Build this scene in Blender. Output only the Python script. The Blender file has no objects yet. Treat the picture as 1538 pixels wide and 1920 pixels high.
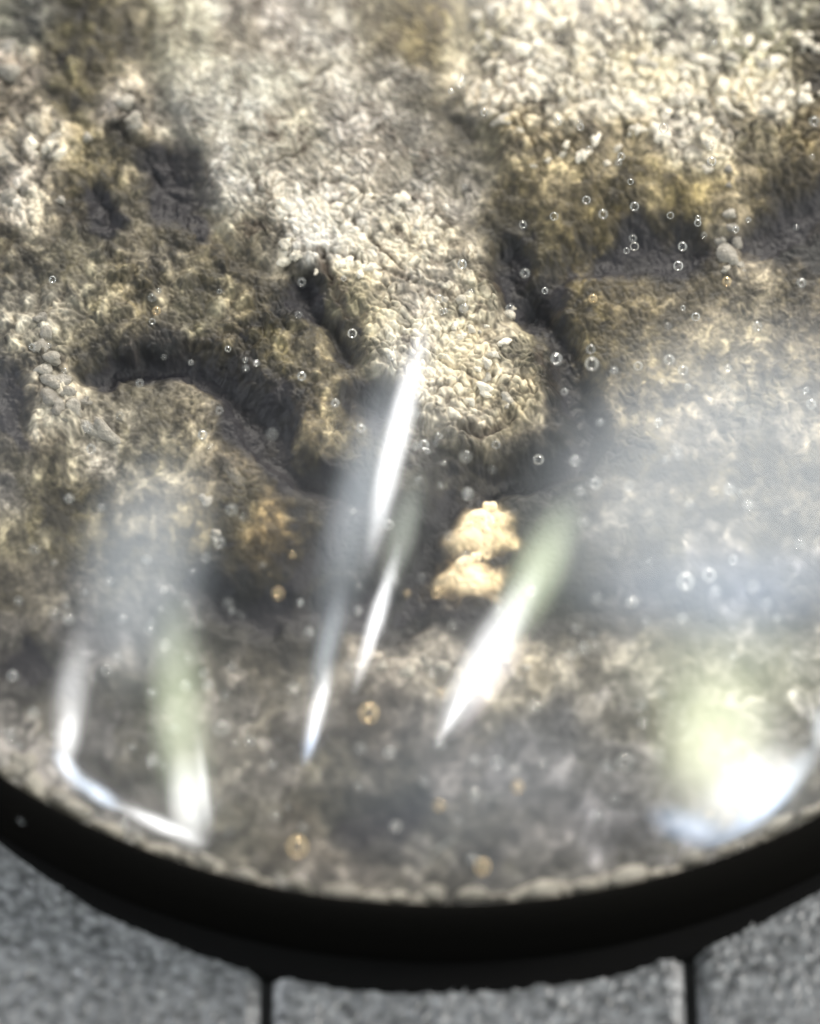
import bpy, math, random
import numpy as np
from mathutils import Quaternion, Vector

sc = bpy.context.scene
COL = sc.collection

# ------------------------------------------------------------------ camera
TILT = math.radians(30.0)
RIM_Z = 0.0075                 # height of the rim above the mat
RIM_R = 0.0500                 # radius of the glass at the rim
PXM = 0.25 / 6976.0            # metres per photo pixel at the rim plane
FWD = np.array([0.0, math.sin(TILT), -math.cos(TILT)])
RIGHT = np.array([1.0, 0.0, 0.0])
UP = np.cross(RIGHT, FWD)
AIM = np.array([-0.0022, -0.0211, RIM_Z])
EYE = AIM - 0.25 * FWD
cam_d = bpy.data.cameras.new('camera')
cam = bpy.data.objects.new('camera', cam_d)
COL.objects.link(cam)
cam.location = EYE
cam.rotation_euler = (TILT, 0, 0)
cam_d.sensor_fit = 'HORIZONTAL'
cam_d.sensor_width = 36.0
cam_d.lens = 36.0 * 6976.0 / 1538.0
cam_d.clip_start = 0.01
cam_d.clip_end = 50.0
cam_d.dof.use_dof = True
cam_d.dof.focus_distance = 0.2570
cam_d.dof.aperture_fstop = 18.0
sc.camera = cam

# ------------------------------------------------------------------ world, exposure
w = bpy.data.worlds.new('World')
sc.world = w
w.use_nodes = True
w.node_tree.nodes['Background'].inputs[0].default_value = (0.62, 0.70, 0.80, 1)
w.node_tree.nodes['Background'].inputs[1].default_value = 0.05
sc.view_settings.view_transform = 'Standard'
sc.view_settings.look = 'None'
sc.view_settings.exposure = 0.0
sc.view_settings.gamma = 1.0
sc.view_settings.use_curve_mapping = False
sc.render.engine = 'CYCLES'
sc.cycles.use_denoising = True
sc.cycles.max_bounces = 10
sc.cycles.transparent_max_bounces = 24
sc.cycles.filter_width = 1.8

# ------------------------------------------------------------------ lamps
def area_lamp(name, loc, quat, sx, sy, radiance, colour, shape='ELLIPSE', soft=1.0, spread=180):
    d = bpy.data.lights.new(name, 'AREA')
    d.shape = shape
    d.size, d.size_y = sx, sy
    d.color = colour
    a = sx * sy * (math.pi / 4 if shape == 'ELLIPSE' else 1.0)
    d.energy = radiance * a * math.pi
    d.spread = math.radians(spread)
    if soft > 0:
        # added falloff, brightest in the middle, to soften the mirrored glare
        d.use_nodes = True
        nt = d.node_tree
        em = nt.nodes['Emission']
        g = nt.nodes.new('ShaderNodeNewGeometry')
        v = nt.nodes.new('ShaderNodeVectorMath'); v.operation = 'SUBTRACT'
        v.inputs[1].default_value = (0.5, 0.5, 0)
        nt.links.new(g.outputs['Parametric'], v.inputs[0])
        s = nt.nodes.new('ShaderNodeSeparateXYZ'); nt.links.new(v.outputs[0], s.inputs[0])
        c = nt.nodes.new('ShaderNodeCombineXYZ')
        nt.links.new(s.outputs[0], c.inputs[0]); nt.links.new(s.outputs[1], c.inputs[1])
        ln = nt.nodes.new('ShaderNodeVectorMath'); ln.operation = 'LENGTH'
        nt.links.new(c.outputs[0], ln.inputs[0])
        mr = nt.nodes.new('ShaderNodeMapRange'); mr.interpolation_type = 'SMOOTHSTEP'
        mr.inputs['From Min'].default_value = 0.5 - 0.5 * soft
        mr.inputs['From Max'].default_value = 0.5
        mr.inputs['To Min'].default_value = 1.0
        mr.inputs['To Max'].default_value = 0.0
        nt.links.new(ln.outputs['Value'], mr.inputs['Value'])
        nt.links.new(mr.outputs[0], em.inputs['Strength'])
    o = bpy.data.objects.new(name, d)
    COL.objects.link(o)
    o.location = loc
    o.rotation_mode = 'QUATERNION'
    o.rotation_quaternion = Quaternion(quat)
    return o

def aim_quat(loc, target):
    return (Vector(target) - Vector(loc)).to_track_quat('-Z', 'Y')

KEY = (0.08, 0.53, 0.30)
area_lamp('key_lamp', KEY, aim_quat(KEY, (0, -0.02, 0)), 0.14, 0.14, 135.0, (1.0, 0.94, 0.86), 'RECTANGLE', 0)
SIDE_R = (0.52, 0.06, 0.28)
area_lamp('side_fill', SIDE_R, aim_quat(SIDE_R, (0, -0.02, 0)), 0.16, 0.16, 60.0, (1.0, 0.95, 0.88), 'RECTANGLE', 0)  # added fill from both sides to flatten the lighting
SIDE_L = (-0.54, 0.05, 0.22)
area_lamp('side_fill', SIDE_L, aim_quat(SIDE_L, (0, -0.02, 0)), 0.16, 0.16, 34.0, (0.93, 0.96, 1.0), 'RECTANGLE', 0)
# lamps shaped for their glare in the glass; glow, veil, tinted ones added
GAIN = 1.5
LAMPS = [
    ('needle_lamp', (-0.0465, -0.1023, 0.5151), (0.6152, 0.0823, 0.0342, -0.7833), 0.3302, 0.0361, 13.00, (1, 1, 1), 'ELLIPSE', 1.00), 
    ('needle_glow_helper', (-0.0837, -0.1591, 0.4977), (0.5907, 0.1429, 0.0589, -0.7920), 0.4085, 0.0867, 2.60, (0.86, 0.94, 1), 'ELLIPSE', 1.00), 
    ('second_needle_lamp', (-0.0681, -0.2802, 0.4494), (0.5605, 0.2014, 0.1684, -0.7854), 0.1918, 0.0216, 13.00, (1, 1, 1), 'ELLIPSE', 1.00), 
    ('second_needle_glow_helper', (-0.0403, -0.1966, 0.4909), (0.5966, 0.1328, 0.1113, -0.7836), 0.1598, 0.0454, 2.20, (0.92, 1, 0.86), 'ELLIPSE', 1.00), 
    ('third_needle_lamp', (-0.1296, -0.3557, 0.3831), (0.5425, 0.3034, 0.1995, -0.7575), 0.1242, 0.0226, 12.00, (1, 1, 1), 'ELLIPSE', 1.00), 
    ('third_needle_tip_fringe', (-0.1363, -0.3791, 0.3599), (0.5166, 0.3210, 0.2256, -0.7610), 0.0630, 0.0157, 5.00, (0.5, 0.68, 1), 'ELLIPSE', 1.00), 
    ('third_needle_glow_helper', (-0.1205, -0.3047, 0.4238), (0.5678, 0.2631, 0.1552, -0.7644), 0.1640, 0.0342, 3.00, (0.86, 0.94, 1), 'ELLIPSE', 1.00), 
    ('wedge_lamp', (0.0521, -0.3112, 0.4325), (0.4871, 0.1016, 0.2730, -0.8234), 0.2436, 0.0591, 10.00, (1, 1, 1), 'ELLIPSE', 1.00), 
    ('wedge_green_fringe', (0.1022, -0.2349, 0.4665), (0.5389, 0.0327, 0.2281, -0.8102), 0.2099, 0.0750, 5.00, (0.9, 1, 0.7), 'ELLIPSE', 1.00),  # added tinted light imitating the prismatic fringe
    ('wedge_tip_lamp', (0.0181, -0.3596, 0.3996), (0.4872, 0.1604, 0.3004, -0.8042), 0.1113, 0.0170, 9.00, (1, 1, 1), 'ELLIPSE', 1.00), 
    ('wedge_pink_fringe', (0.0557, -0.3400, 0.4118), (0.4388, 0.0983, 0.3079, -0.8385), 0.1629, 0.0296, 3.00, (1, 0.88, 0.9), 'ELLIPSE', 1.00), 
    ('blob_lamp', (0.3092, -0.3665, 0.2577), (0.8143, 0.4652, 0.1899, 0.2906), 0.1653, 0.0831, 5.50, (1, 1, 1), 'ELLIPSE', 1.00), 
    ('blob_slant_lamp', (0.3426, -0.3487, 0.2403), (0.7639, 0.4888, 0.1746, 0.3834), 0.1301, 0.0415, 6.00, (0.85, 0.92, 1), 'ELLIPSE', 1.00), 
    ('blob_broad_lamp', (0.2880, -0.3618, 0.2847), (0.8581, 0.4220, 0.2203, 0.1924), 0.2082, 0.2029, 3.80, (1, 1, 0.82), 'ELLIPSE', 1.00), 
    ('blob_green_fringe', (0.2794, -0.3397, 0.3154), (0.7634, 0.1316, 0.4244, -0.4689), 0.1718, 0.1623, 3.60, (0.92, 1, 0.6), 'ELLIPSE', 1.00), 
    ('blob_blue_fringe', (0.2550, -0.4118, 0.2512), (0.8566, 0.3943, 0.3205, -0.0897), 0.1263, 0.0502, 4.50, (0.5, 0.68, 1), 'ELLIPSE', 1.00), 
    ('blob_blue_edge_fringe', (0.3186, -0.3769, 0.2328), (0.7856, 0.4960, 0.1738, 0.3264), 0.1202, 0.0363, 7.00, (0.5, 0.68, 1), 'ELLIPSE', 1.00), 
    ('edge_glint_lamp', (0.3775, -0.2939, 0.2566), (0.6052, -0.0848, 0.4973, -0.6158), 0.0649, 0.0377, 5.00, (0.86, 0.94, 1), 'ELLIPSE', 1.00), 
    ('frame_left_lamp', (-0.3671, -0.2768, 0.2860), (0.4854, 0.4756, 0.0117, -0.7335), 0.1686, 0.0559, 4.50, (1, 1, 1), 'ELLIPSE', 1.00), 
    ('frame_left_low_lamp', (-0.3682, -0.3076, 0.2553), (0.4426, 0.5016, 0.0620, -0.7407), 0.0822, 0.0381, 7.00, (1, 1, 1), 'ELLIPSE', 1.00), 
    ('frame_corner_lamp', (-0.3649, -0.3316, 0.2321), (0.7401, 0.4945, -0.1811, -0.4182), 0.0631, 0.0297, 9.00, (0.8, 0.88, 1), 'ELLIPSE', 1.00), 
    ('frame_corner_low_lamp', (-0.3387, -0.3589, 0.2326), (0.7998, 0.4760, -0.2236, -0.2893), 0.0737, 0.0239, 10.00, (0.76, 0.86, 1), 'ELLIPSE', 1.00), 
    ('frame_bottom_lamp', (-0.2824, -0.4006, 0.2407), (0.8273, 0.4807, -0.1929, -0.2175), 0.1247, 0.0236, 11.00, (1, 1, 1), 'ELLIPSE', 1.00), 
    ('frame_right_lamp', (-0.2680, -0.3293, 0.3342), (0.6061, 0.4202, 0.0523, -0.6733), 0.2954, 0.0874, 4.00, (0.9, 1, 0.7), 'ELLIPSE', 1.00), 
    ('frame_right_low_lamp', (-0.2553, -0.3962, 0.2726), (0.5908, 0.4746, 0.1117, -0.6428), 0.1298, 0.0608, 7.50, (1, 1, 1), 'ELLIPSE', 1.00), 
    ('frame_right_edge_lamp', (-0.2419, -0.3877, 0.2940), (0.6181, 0.4553, 0.0997, -0.6330), 0.1244, 0.0164, 5.00, (1, 1, 1), 'ELLIPSE', 1.00), 
    ('veil_right_helper', (0.3001, -0.1176, 0.4229), (0.9229, 0.1636, 0.2649, 0.2265), 0.5997, 0.4340, 2.70, (0.9, 0.96, 1), 'ELLIPSE', 0.70),  # added broad dim lights that make the hazy veils
    ('veil_right_low_helper', (0.3092, -0.2124, 0.3822), (0.9269, 0.2188, 0.2948, 0.0776), 0.4564, 0.1200, 1.10, (0.5, 0.68, 1), 'ELLIPSE', 1.00), 
    ('veil_right_green_helper', (0.2986, -0.2853, 0.3459), (0.9083, 0.2980, 0.2828, 0.0787), 0.3411, 0.1539, 1.80, (0.9, 1, 0.7), 'ELLIPSE', 1.00), 
    ('veil_left_helper', (-0.3042, -0.1892, 0.3968), (0.5248, 0.3464, -0.0303, -0.7769), 0.3228, 0.1944, 2.20, (0.86, 0.94, 1), 'ELLIPSE', 0.80), 
    ('veil_low_helper', (0.0412, -0.4184, 0.3416), (0.9103, 0.4121, 0.0345, 0.0184), 0.4794, 0.2588, 0.75, (0.86, 0.94, 1), 'ELLIPSE', 1.00),
]
for (n, l, q, sx, sy, rad, col, shp, soft) in LAMPS:
    area_lamp(n, l, q, sx, sy, rad * GAIN, col, shp, soft)

# ------------------------------------------------------------------ helpers
def srgb(c):
    c = np.asarray(c, float) / 255.0
    return np.where(c <= 0.04045, c / 12.92, ((c + 0.055) / 1.055) ** 2.4)

def to_plane(px, py, z=RIM_Z):
    """photo pixel -> point on the horizontal plane z"""
    d = FWD + (px - 769.0) / 6976.0 * RIGHT - (py - 960.0) / 6976.0 * UP
    t = (z - EYE[2]) / d[2]
    return EYE + d * t

def plane_to_px(X, Y, z=RIM_Z):
    dx, dy, dz = X - EYE[0], Y - EYE[1], z - EYE[2]
    depth = dy * FWD[1] + dz * FWD[2]
    return 769.0 + 6976.0 * dx / depth, 960.0 - 6976.0 * (dy * UP[1] + dz * UP[2]) / depth

def vnoise(x, y, scale, seed):
    rng = np.random.default_rng(seed)
    G = rng.random((256, 256)).astype(np.float32)
    x = x / scale + 1000.0; y = y / scale + 1000.0
    xi = np.floor(x).astype(np.int32); yi = np.floor(y).astype(np.int32)
    fx = (x - xi).astype(np.float32); fy = (y - yi).astype(np.float32)
    fx = fx * fx * fx * (fx * (fx * 6 - 15) + 10); fy = fy * fy * fy * (fy * (fy * 6 - 15) + 10)
    a = G[xi & 255, yi & 255]; b = G[(xi + 1) & 255, yi & 255]
    c = G[xi & 255, (yi + 1) & 255]; d = G[(xi + 1) & 255, (yi + 1) & 255]
    return (a * (1 - fx) + b * fx) * (1 - fy) + (c * (1 - fx) + d * fx) * fy

def fbm(x, y, scale, seed, octs=4, gain=0.5):
    s = 0.0; a = 1.0; t = 0.0
    for k in range(octs):
        s = s + a * vnoise(x + 37.1 * k, y - 11.7 * k, scale / 2 ** k, seed + k); t += a; a *= gain
    return s / t

def worley(x, y, cell, seed):
    rng = np.random.default_rng(seed)
    J = rng.random((256, 256, 3)).astype(np.float32)
    x = x / cell + 1000.0; y = y / cell + 1000.0
    xi = np.floor(x).astype(np.int32); yi = np.floor(y).astype(np.int32)
    f1 = np.full(x.shape, 9.0, np.float32); f2 = f1.copy(); cid = f1.copy()
    for i in (-1, 0, 1):
        for j in (-1, 0, 1):
            q = J[(xi + i) & 255, (yi + j) & 255]
            d = np.hypot((xi + i + q[..., 0]) - x, (yi + j + q[..., 1]) - y).astype(np.float32)
            nearer = d < f1
            f2 = np.where(nearer, f1, np.minimum(f2, d))
            cid = np.where(nearer, q[..., 2], cid)
            f1 = np.where(nearer, d, f1)
    return f1, f2, cid

def sstep(a, b, x):
    t = np.clip((x - a) / (b - a), 0, 1)
    return t * t * (3 - 2 * t)

def seg_dist(x, y, pts):
    best = np.full(x.shape, 1e9)
    for (x0, y0), (x1, y1) in zip(pts[:-1], pts[1:]):
        dx, dy = x1 - x0, y1 - y0
        t = np.clip(((x - x0) * dx + (y - y0) * dy) / (dx * dx + dy * dy + 1e-9), 0, 1)
        best = np.minimum(best, np.hypot(x - x0 - t * dx, y - y0 - t * dy))
    return best

def poly_in(x, y, pts):
    """signed distance, positive inside"""
    inside = np.zeros(x.shape, bool)
    n = len(pts)
    for i in range(n):
        (x0, y0), (x1, y1) = pts[i], pts[(i + 1) % n]
        c = ((y0 > y) != (y1 > y)) & (x < (x1 - x0) * (y - y0) / (y1 - y0 + 1e-9) + x0)
        inside ^= c
    d = seg_dist(x, y, list(pts) + [pts[0]])
    return np.where(inside, d, -d)

def new_mat(name):
    m = bpy.data.materials.new(name); m.use_nodes = True
    nt = m.node_tree
    return m, nt, nt.nodes['Principled BSDF'], nt.nodes['Material Output']

def obj(name, mesh, mat=None, parent=None):
    o = bpy.data.objects.new(name, mesh)
    COL.objects.link(o)
    if mat is not None and not mesh.materials:
        mesh.materials.append(mat)
    if parent is not None:
        o.parent = parent
    return o

def mesh_from(name, verts, quads, smooth=True, colours=None, normals=None):
    me = bpy.data.meshes.new(name)
    verts = np.asarray(verts, np.float32); quads = np.asarray(quads, np.int32)
    me.vertices.add(len(verts)); me.vertices.foreach_set('co', verts.ravel())
    k = quads.shape[1]
    me.loops.add(quads.size); me.loops.foreach_set('vertex_index', quads.ravel())
    me.polygons.add(len(quads))
    me.polygons.foreach_set('loop_start', np.arange(0, quads.size, k, dtype=np.int32))
    me.polygons.foreach_set('loop_total', np.full(len(quads), k, np.int32))
    me.polygons.foreach_set('use_smooth', np.full(len(quads), smooth, bool))
    me.update(calc_edges=True)
    if colours is not None:
        at = me.color_attributes.new('mineral', 'FLOAT_COLOR', 'POINT')
        c = np.ones((len(verts), 4), np.float32); c[:, :3] = colours
        at.data.foreach_set('color', c.ravel())
    if normals is not None:
        me.normals_split_custom_set_from_vertices(normals.astype(np.float32))
    return me

def lathe(name, profile, n=256):
    """surface of revolution about z; profile = [(r, z), ...]"""
    a = np.linspace(0, 2 * math.pi, n, endpoint=False)
    V = []; Q = []
    for (r, z) in profile:
        V.append(np.stack([r * np.cos(a), r * np.sin(a), np.full(n, z)], 1))
    V = np.concatenate(V)
    for k in range(len(profile) - 1):
        i = np.arange(n); j = (i + 1) % n
        Q.append(np.stack([k * n + i, k * n + j, (k + 1) * n + j, (k + 1) * n + i], 1))
    return mesh_from(name, V, np.concatenate(Q))

# ------------------------------------------------------------------ materials
def mat_stone(name='mottled_stone', rough=0.62):
    m, nt, b, out = new_mat(name)
    at = nt.nodes.new('ShaderNodeAttribute'); at.attribute_name = 'mineral'
    no = nt.nodes.new('ShaderNodeTexNoise'); no.inputs['Scale'].default_value = 2600; no.inputs['Detail'].default_value = 3
    tc = nt.nodes.new('ShaderNodeTexCoord'); nt.links.new(tc.outputs['Object'], no.inputs['Vector'])
    mr = nt.nodes.new('ShaderNodeMapRange'); mr.inputs['To Min'].default_value = 0.72; mr.inputs['To Max'].default_value = 1.28
    nt.links.new(no.outputs['Fac'], mr.inputs['Value'])
    mu = nt.nodes.new('ShaderNodeVectorMath'); mu.operation = 'SCALE'
    nt.links.new(at.outputs['Color'], mu.inputs[0]); nt.links.new(mr.outputs[0], mu.inputs['Scale'])
    nt.links.new(mu.outputs[0], b.inputs['Base Color'])
    b.inputs['Roughness'].default_value = rough
    b.inputs['Specular IOR Level'].default_value = 0.28
    bp = nt.nodes.new('ShaderNodeBump'); bp.inputs['Strength'].default_value = 0.14; bp.inputs['Distance'].default_value = 0.0003
    nt.links.new(no.outputs['Fac'], bp.inputs['Height']); nt.links.new(bp.outputs[0], b.inputs['Normal'])
    return m

def mat_plain(name, col, rough, spec=0.5, vary=0.0, metallic=0.0):
    m, nt, b, out = new_mat(name)
    b.inputs['Roughness'].default_value = rough
    b.inputs['Specular IOR Level'].default_value = spec
    b.inputs['Metallic'].default_value = metallic
    if vary:
        oi = nt.nodes.new('ShaderNodeObjectInfo')
        hsv = nt.nodes.new('ShaderNodeHueSaturation')
        mr = nt.nodes.new('ShaderNodeMapRange'); mr.inputs['To Min'].default_value = 1 - vary; mr.inputs['To Max'].default_value = 1 + vary
        nt.links.new(oi.outputs['Random'], mr.inputs['Value'])
        no = nt.nodes.new('ShaderNodeTexNoise'); no.inputs['Scale'].default_value = 1500
        tc = nt.nodes.new('ShaderNodeNewGeometry'); nt.links.new(tc.outputs['Position'], no.inputs['Vector'])
        mu = nt.nodes.new('ShaderNodeMath'); mu.operation = 'MULTIPLY'
        m2 = nt.nodes.new('ShaderNodeMapRange'); m2.inputs['To Min'].default_value = 0.6; m2.inputs['To Max'].default_value = 1.4
        nt.links.new(no.outputs['Fac'], m2.inputs['Value'])
        nt.links.new(mr.outputs[0], mu.inputs[0]); nt.links.new(m2.outputs[0], mu.inputs[1])
        hsv.inputs['Color'].default_value = (*col, 1)
        nt.links.new(mu.outputs[0], hsv.inputs['Value'])
        nt.links.new(hsv.outputs[0], b.inputs['Base Color'])
        nb = nt.nodes.new('ShaderNodeTexNoise'); nb.inputs['Scale'].default_value = 2200; nb.inputs['Detail'].default_value = 3
        nt.links.new(tc.outputs['Position'], nb.inputs['Vector'])
        bp = nt.nodes.new('ShaderNodeBump'); bp.inputs['Strength'].default_value = 0.7; bp.inputs['Distance'].default_value = 0.0004
        nt.links.new(nb.outputs['Fac'], bp.inputs['Height']); nt.links.new(bp.outputs[0], b.inputs['Normal'])
    else:
        b.inputs['Base Color'].default_value = (*col, 1)
    return m

def facing_schlick(nt, f0):
    lw = nt.nodes.new('ShaderNodeLayerWeight'); lw.inputs['Blend'].default_value = 0.5
    p = nt.nodes.new('ShaderNodeMath'); p.operation = 'POWER'; p.inputs[1].default_value = 5.0
    nt.links.new(lw.outputs['Facing'], p.inputs[0])
    ma = nt.nodes.new('ShaderNodeMath'); ma.operation = 'MULTIPLY_ADD'
    ma.inputs[1].default_value = 1 - f0; ma.inputs[2].default_value = f0
    nt.links.new(p.outputs[0], ma.inputs[0])
    return ma.outputs[0]

def mat_glass():
    """clear crystal: Fresnel mirror over clear body, plus a thin dusty sheen"""
    m, nt, b, out = new_mat('clear_crystal')
    nt.nodes.remove(b)
    tr = nt.nodes.new('ShaderNodeBsdfTransparent'); tr.inputs[0].default_value = (0.985, 0.99, 0.985, 1)
    g1 = nt.nodes.new('ShaderNodeBsdfGlossy'); g1.inputs['Roughness'].default_value = 0.045
    g2 = nt.nodes.new('ShaderNodeBsdfGlossy'); g2.inputs['Roughness'].default_value = 0.24
    tc = nt.nodes.new('ShaderNodeTexCoord')
    no = nt.nodes.new('ShaderNodeTexNoise'); no.inputs['Scale'].default_value = 260; no.inputs['Detail'].default_value = 2
    nt.links.new(tc.outputs['Object'], no.inputs['Vector'])
    bp = nt.nodes.new('ShaderNodeBump'); bp.inputs['Strength'].default_value = 0.02; bp.inputs['Distance'].default_value = 0.0003
    nt.links.new(no.outputs['Fac'], bp.inputs['Height'])
    nt.links.new(bp.outputs[0], g1.inputs['Normal'])
    mg = nt.nodes.new('ShaderNodeMixShader'); mg.inputs[0].default_value = 0.24
    nt.links.new(g1.outputs[0], mg.inputs[1]); nt.links.new(g2.outputs[0], mg.inputs[2])
    mx = nt.nodes.new('ShaderNodeMixShader')
    nt.links.new(facing_schlick(nt, 0.14), mx.inputs[0])
    nt.links.new(tr.outputs[0], mx.inputs[1]); nt.links.new(mg.outputs[0], mx.inputs[2])
    nt.links.new(mx.outputs[0], out.inputs['Surface'])
    return m

def mat_bubble(name, lo, hi, tint):
    """air bubble: clear in the middle, a bright ring where it totally reflects"""
    m, nt, b, out = new_mat(name)
    nt.nodes.remove(b)
    tr = nt.nodes.new('ShaderNodeBsdfTransparent')
    gl = nt.nodes.new('ShaderNodeBsdfGlossy'); gl.inputs['Roughness'].default_value = 0.14
    df = nt.nodes.new('ShaderNodeBsdfDiffuse'); df.inputs[0].default_value = (*tint, 1); gl.inputs[0].default_value = (*tint, 1)
    ad = nt.nodes.new('ShaderNodeMixShader'); ad.inputs[0].default_value = 0.4
    nt.links.new(gl.outputs[0], ad.inputs[1]); nt.links.new(df.outputs[0], ad.inputs[2])
    lw = nt.nodes.new('ShaderNodeLayerWeight'); lw.inputs['Blend'].default_value = 0.5
    cr = nt.nodes.new('ShaderNodeValToRGB')
    e = cr.color_ramp.elements
    e[0].position = 0.24; e[0].color = (0.03,) * 3 + (1,)
    e[1].position = 0.42; e[1].color = (0.95,) * 3 + (1,)
    x = cr.color_ramp.elements.new(0.68); x.color = (0.75,) * 3 + (1,)
    x = cr.color_ramp.elements.new(0.86); x.color = (0.0,) * 3 + (1,)
    nt.links.new(lw.outputs['Facing'], cr.inputs[0])
    oi = nt.nodes.new('ShaderNodeObjectInfo')
    pw = nt.nodes.new('ShaderNodeMath'); pw.operation = 'POWER'; pw.inputs[1].default_value = 1.6
    nt.links.new(oi.outputs['Random'], pw.inputs[0])
    mr = nt.nodes.new('ShaderNodeMapRange'); 
    nt.links.new(pw.outputs[0], mr.inputs['Value']); mr.inputs['To Min'].default_value = lo; mr.inputs['To Max'].default_value = hi
    mf = nt.nodes.new('ShaderNodeMath'); mf.operation = 'MULTIPLY'
    nt.links.new(cr.outputs[0], mf.inputs[0]); nt.links.new(mr.outputs[0], mf.inputs[1])
    mx = nt.nodes.new('ShaderNodeMixShader')
    nt.links.new(mf.outputs[0], mx.inputs[0]); nt.links.new(tr.outputs[0], mx.inputs[1]); nt.links.new(ad.outputs[0], mx.inputs[2])
    nt.links.new(mx.outputs[0], out.inputs['Surface'])
    return m

M_STONE = mat_stone()
M_GLASS = mat_glass()
M_BUBBLE = mat_bubble('air_bubble', 0.45, 1.0, (0.85, 0.85, 0.82))
M_FAINT = mat_bubble('faint_air_bubble', 0.4, 1.0, (0.8, 0.82, 0.82))
M_AMBER = mat_bubble('amber_bubble', 1.0, 1.0, (1.0, 0.80, 0.50))
M_RIM = mat_plain('black_rim', (0.005, 0.0048, 0.0044), 0.6, 0.0)
M_GRAIN = mat_plain('cream_grain', (0.56, 0.51, 0.42), 0.40, 0.6, 0.42)
M_PEBBLE = mat_plain('grey_pebble', (0.24, 0.22, 0.185), 0.50, 0.5, 0.35)
M_GOLD = mat_plain('pale_gold', (0.95, 0.76, 0.49), 0.6, 0.4, 0.15)

# ------------------------------------------------------------------ mat
M_MAT, nt, b, out = new_mat('dark_grey_grained_rubber')
no = nt.nodes.new('ShaderNodeTexNoise'); no.inputs['Scale'].default_value = 1100; no.inputs['Detail'].default_value = 4
tc = nt.nodes.new('ShaderNodeTexCoord'); nt.links.new(tc.outputs['Object'], no.inputs['Vector'])
cr = nt.nodes.new('ShaderNodeValToRGB')
cr.color_ramp.elements[0].position = 0.3; cr.color_ramp.elements[0].color = (0.035, 0.036, 0.038, 1)
cr.color_ramp.elements[1].position = 0.7; cr.color_ramp.elements[1].color = (0.20, 0.205, 0.212, 1)
nt.links.new(no.outputs['Fac'], cr.inputs[0]); nt.links.new(cr.outputs[0], b.inputs['Base Color'])
b.inputs['Roughness'].default_value = 0.34; b.inputs['Specular IOR Level'].default_value = 0.6
n2 = nt.nodes.new('ShaderNodeTexNoise'); n2.inputs['Scale'].default_value = 3500
nt.links.new(tc.outputs['Object'], n2.inputs['Vector'])
bp = nt.nodes.new('ShaderNodeBump'); bp.inputs['Strength'].default_value = 0.5; bp.inputs['Distance'].default_value = 0.0002
nt.links.new(n2.outputs['Fac'], bp.inputs['Height']); nt.links.new(bp.outputs[0], b.inputs['Normal'])
M_BACK = mat_plain('black_backing', (0.014, 0.014, 0.014), 0.8, 0.2)

V0 = [(-0.16, -0.16, -0.0075), (0.16, -0.16, -0.0075), (0.16, 0.16, -0.0075), (-0.16, 0.16, -0.0075),
      (-0.16, -0.16, -0.0014), (0.16, -0.16, -0.0014), (0.16, 0.16, -0.0014), (-0.16, 0.16, -0.0014)]
Q0 = [(3, 2, 1, 0), (4, 5, 6, 7), (0, 1, 5, 4), (1, 2, 6, 5), (2, 3, 7, 6), (3, 0, 4, 7)]
ground = obj('ground', mesh_from('ground', V0, Q0, False), M_BACK)
ground['kind'] = 'structure'
ground.location.z = 0.0010

gx = [to_plane(500, 1850, 0)[0], to_plane(1292, 1800, 0)[0]]
pitch = gx[1] - gx[0]
edges = [gx[0] + pitch * k for k in range(-5, 7)]
def strip_mesh(x0, x1, dense, seed):
    gap = 0.00040
    x0 += gap; x1 -= gap
    if dense:
        vis0, vis1 = max(x0, -0.034), min(x1, 0.032)
        xs = np.unique(np.concatenate([np.linspace(x0, x1, 30), np.arange(vis0, vis1, 0.0001)]))
        ys = np.concatenate([np.linspace(-0.16, -0.0665, 40), np.arange(-0.066, -0.044, 0.00011), np.linspace(-0.0435, 0.16, 60)])
    else:
        xs = np.linspace(x0, x1, 24); ys = np.linspace(-0.16, 0.16, 120)
    X, Y = np.meshgrid(xs, ys)
    px, py = X / PXM, Y / PXM
    wx = px + 14 * (fbm(px, py, 40, seed) - .5); wy = py + 14 * (fbm(px, py, 40, seed + 9) - .5)
    f1, f2, cid = worley(wx, wy, 19, 401)
    g1, g2, gid = worley(wx + 300, wy, 10, 402)
    h = 4.5 * np.sqrt(np.clip(1 - (f1 / 0.72) ** 2, 0, 1)) * (0.05 + 1.1 * cid ** 1.5) + 3.0 * np.sqrt(np.clip(1 - (g1 / 0.72) ** 2, 0, 1)) * (0.1 + gid) + 10 * (fbm(px, py, 150, 403, 2) - .5)
    if dense:   # beyond the finely meshed stretch the grain is left to the material
        m_ = sstep(-0.0665, -0.0645, Y) * sstep(-0.0440, -0.0455, Y) * sstep(-0.035, -0.0335, X) * sstep(0.033, 0.0315, X)
        h = h * m_ + 5 * (1 - m_)
    else:
        h = np.full(X.shape, 5.0)
    edge = np.minimum(X - x0, x1 - X) / 0.0012
    rnd = -20 * (1 - np.clip(edge, 0, 1)) ** 2.2
    Z = (h - 8 + rnd) * PXM
    ny, nx = X.shape
    V = np.stack([X, Y, Z], -1).reshape(-1, 3)
    i = np.arange(ny * nx).reshape(ny, nx)
    Q = [np.stack([i[:-1, :-1], i[:-1, 1:], i[1:, 1:], i[1:, :-1]], -1).reshape(-1, 4)]
    # side walls down to the backing
    zb = -0.0015
    for a in (i[:, 0], i[::-1, -1], i[0, ::-1], i[-1, :]):
        s = len(V); lo = V[a].copy(); lo[:, 2] = zb
        V = np.concatenate([V, lo]); k = np.arange(len(a) - 1)
        Q.append(np.stack([a[:-1], a[1:], s + k + 1, s + k], 1))
    return mesh_from('mat_strip', V, np.concatenate(Q))
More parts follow.
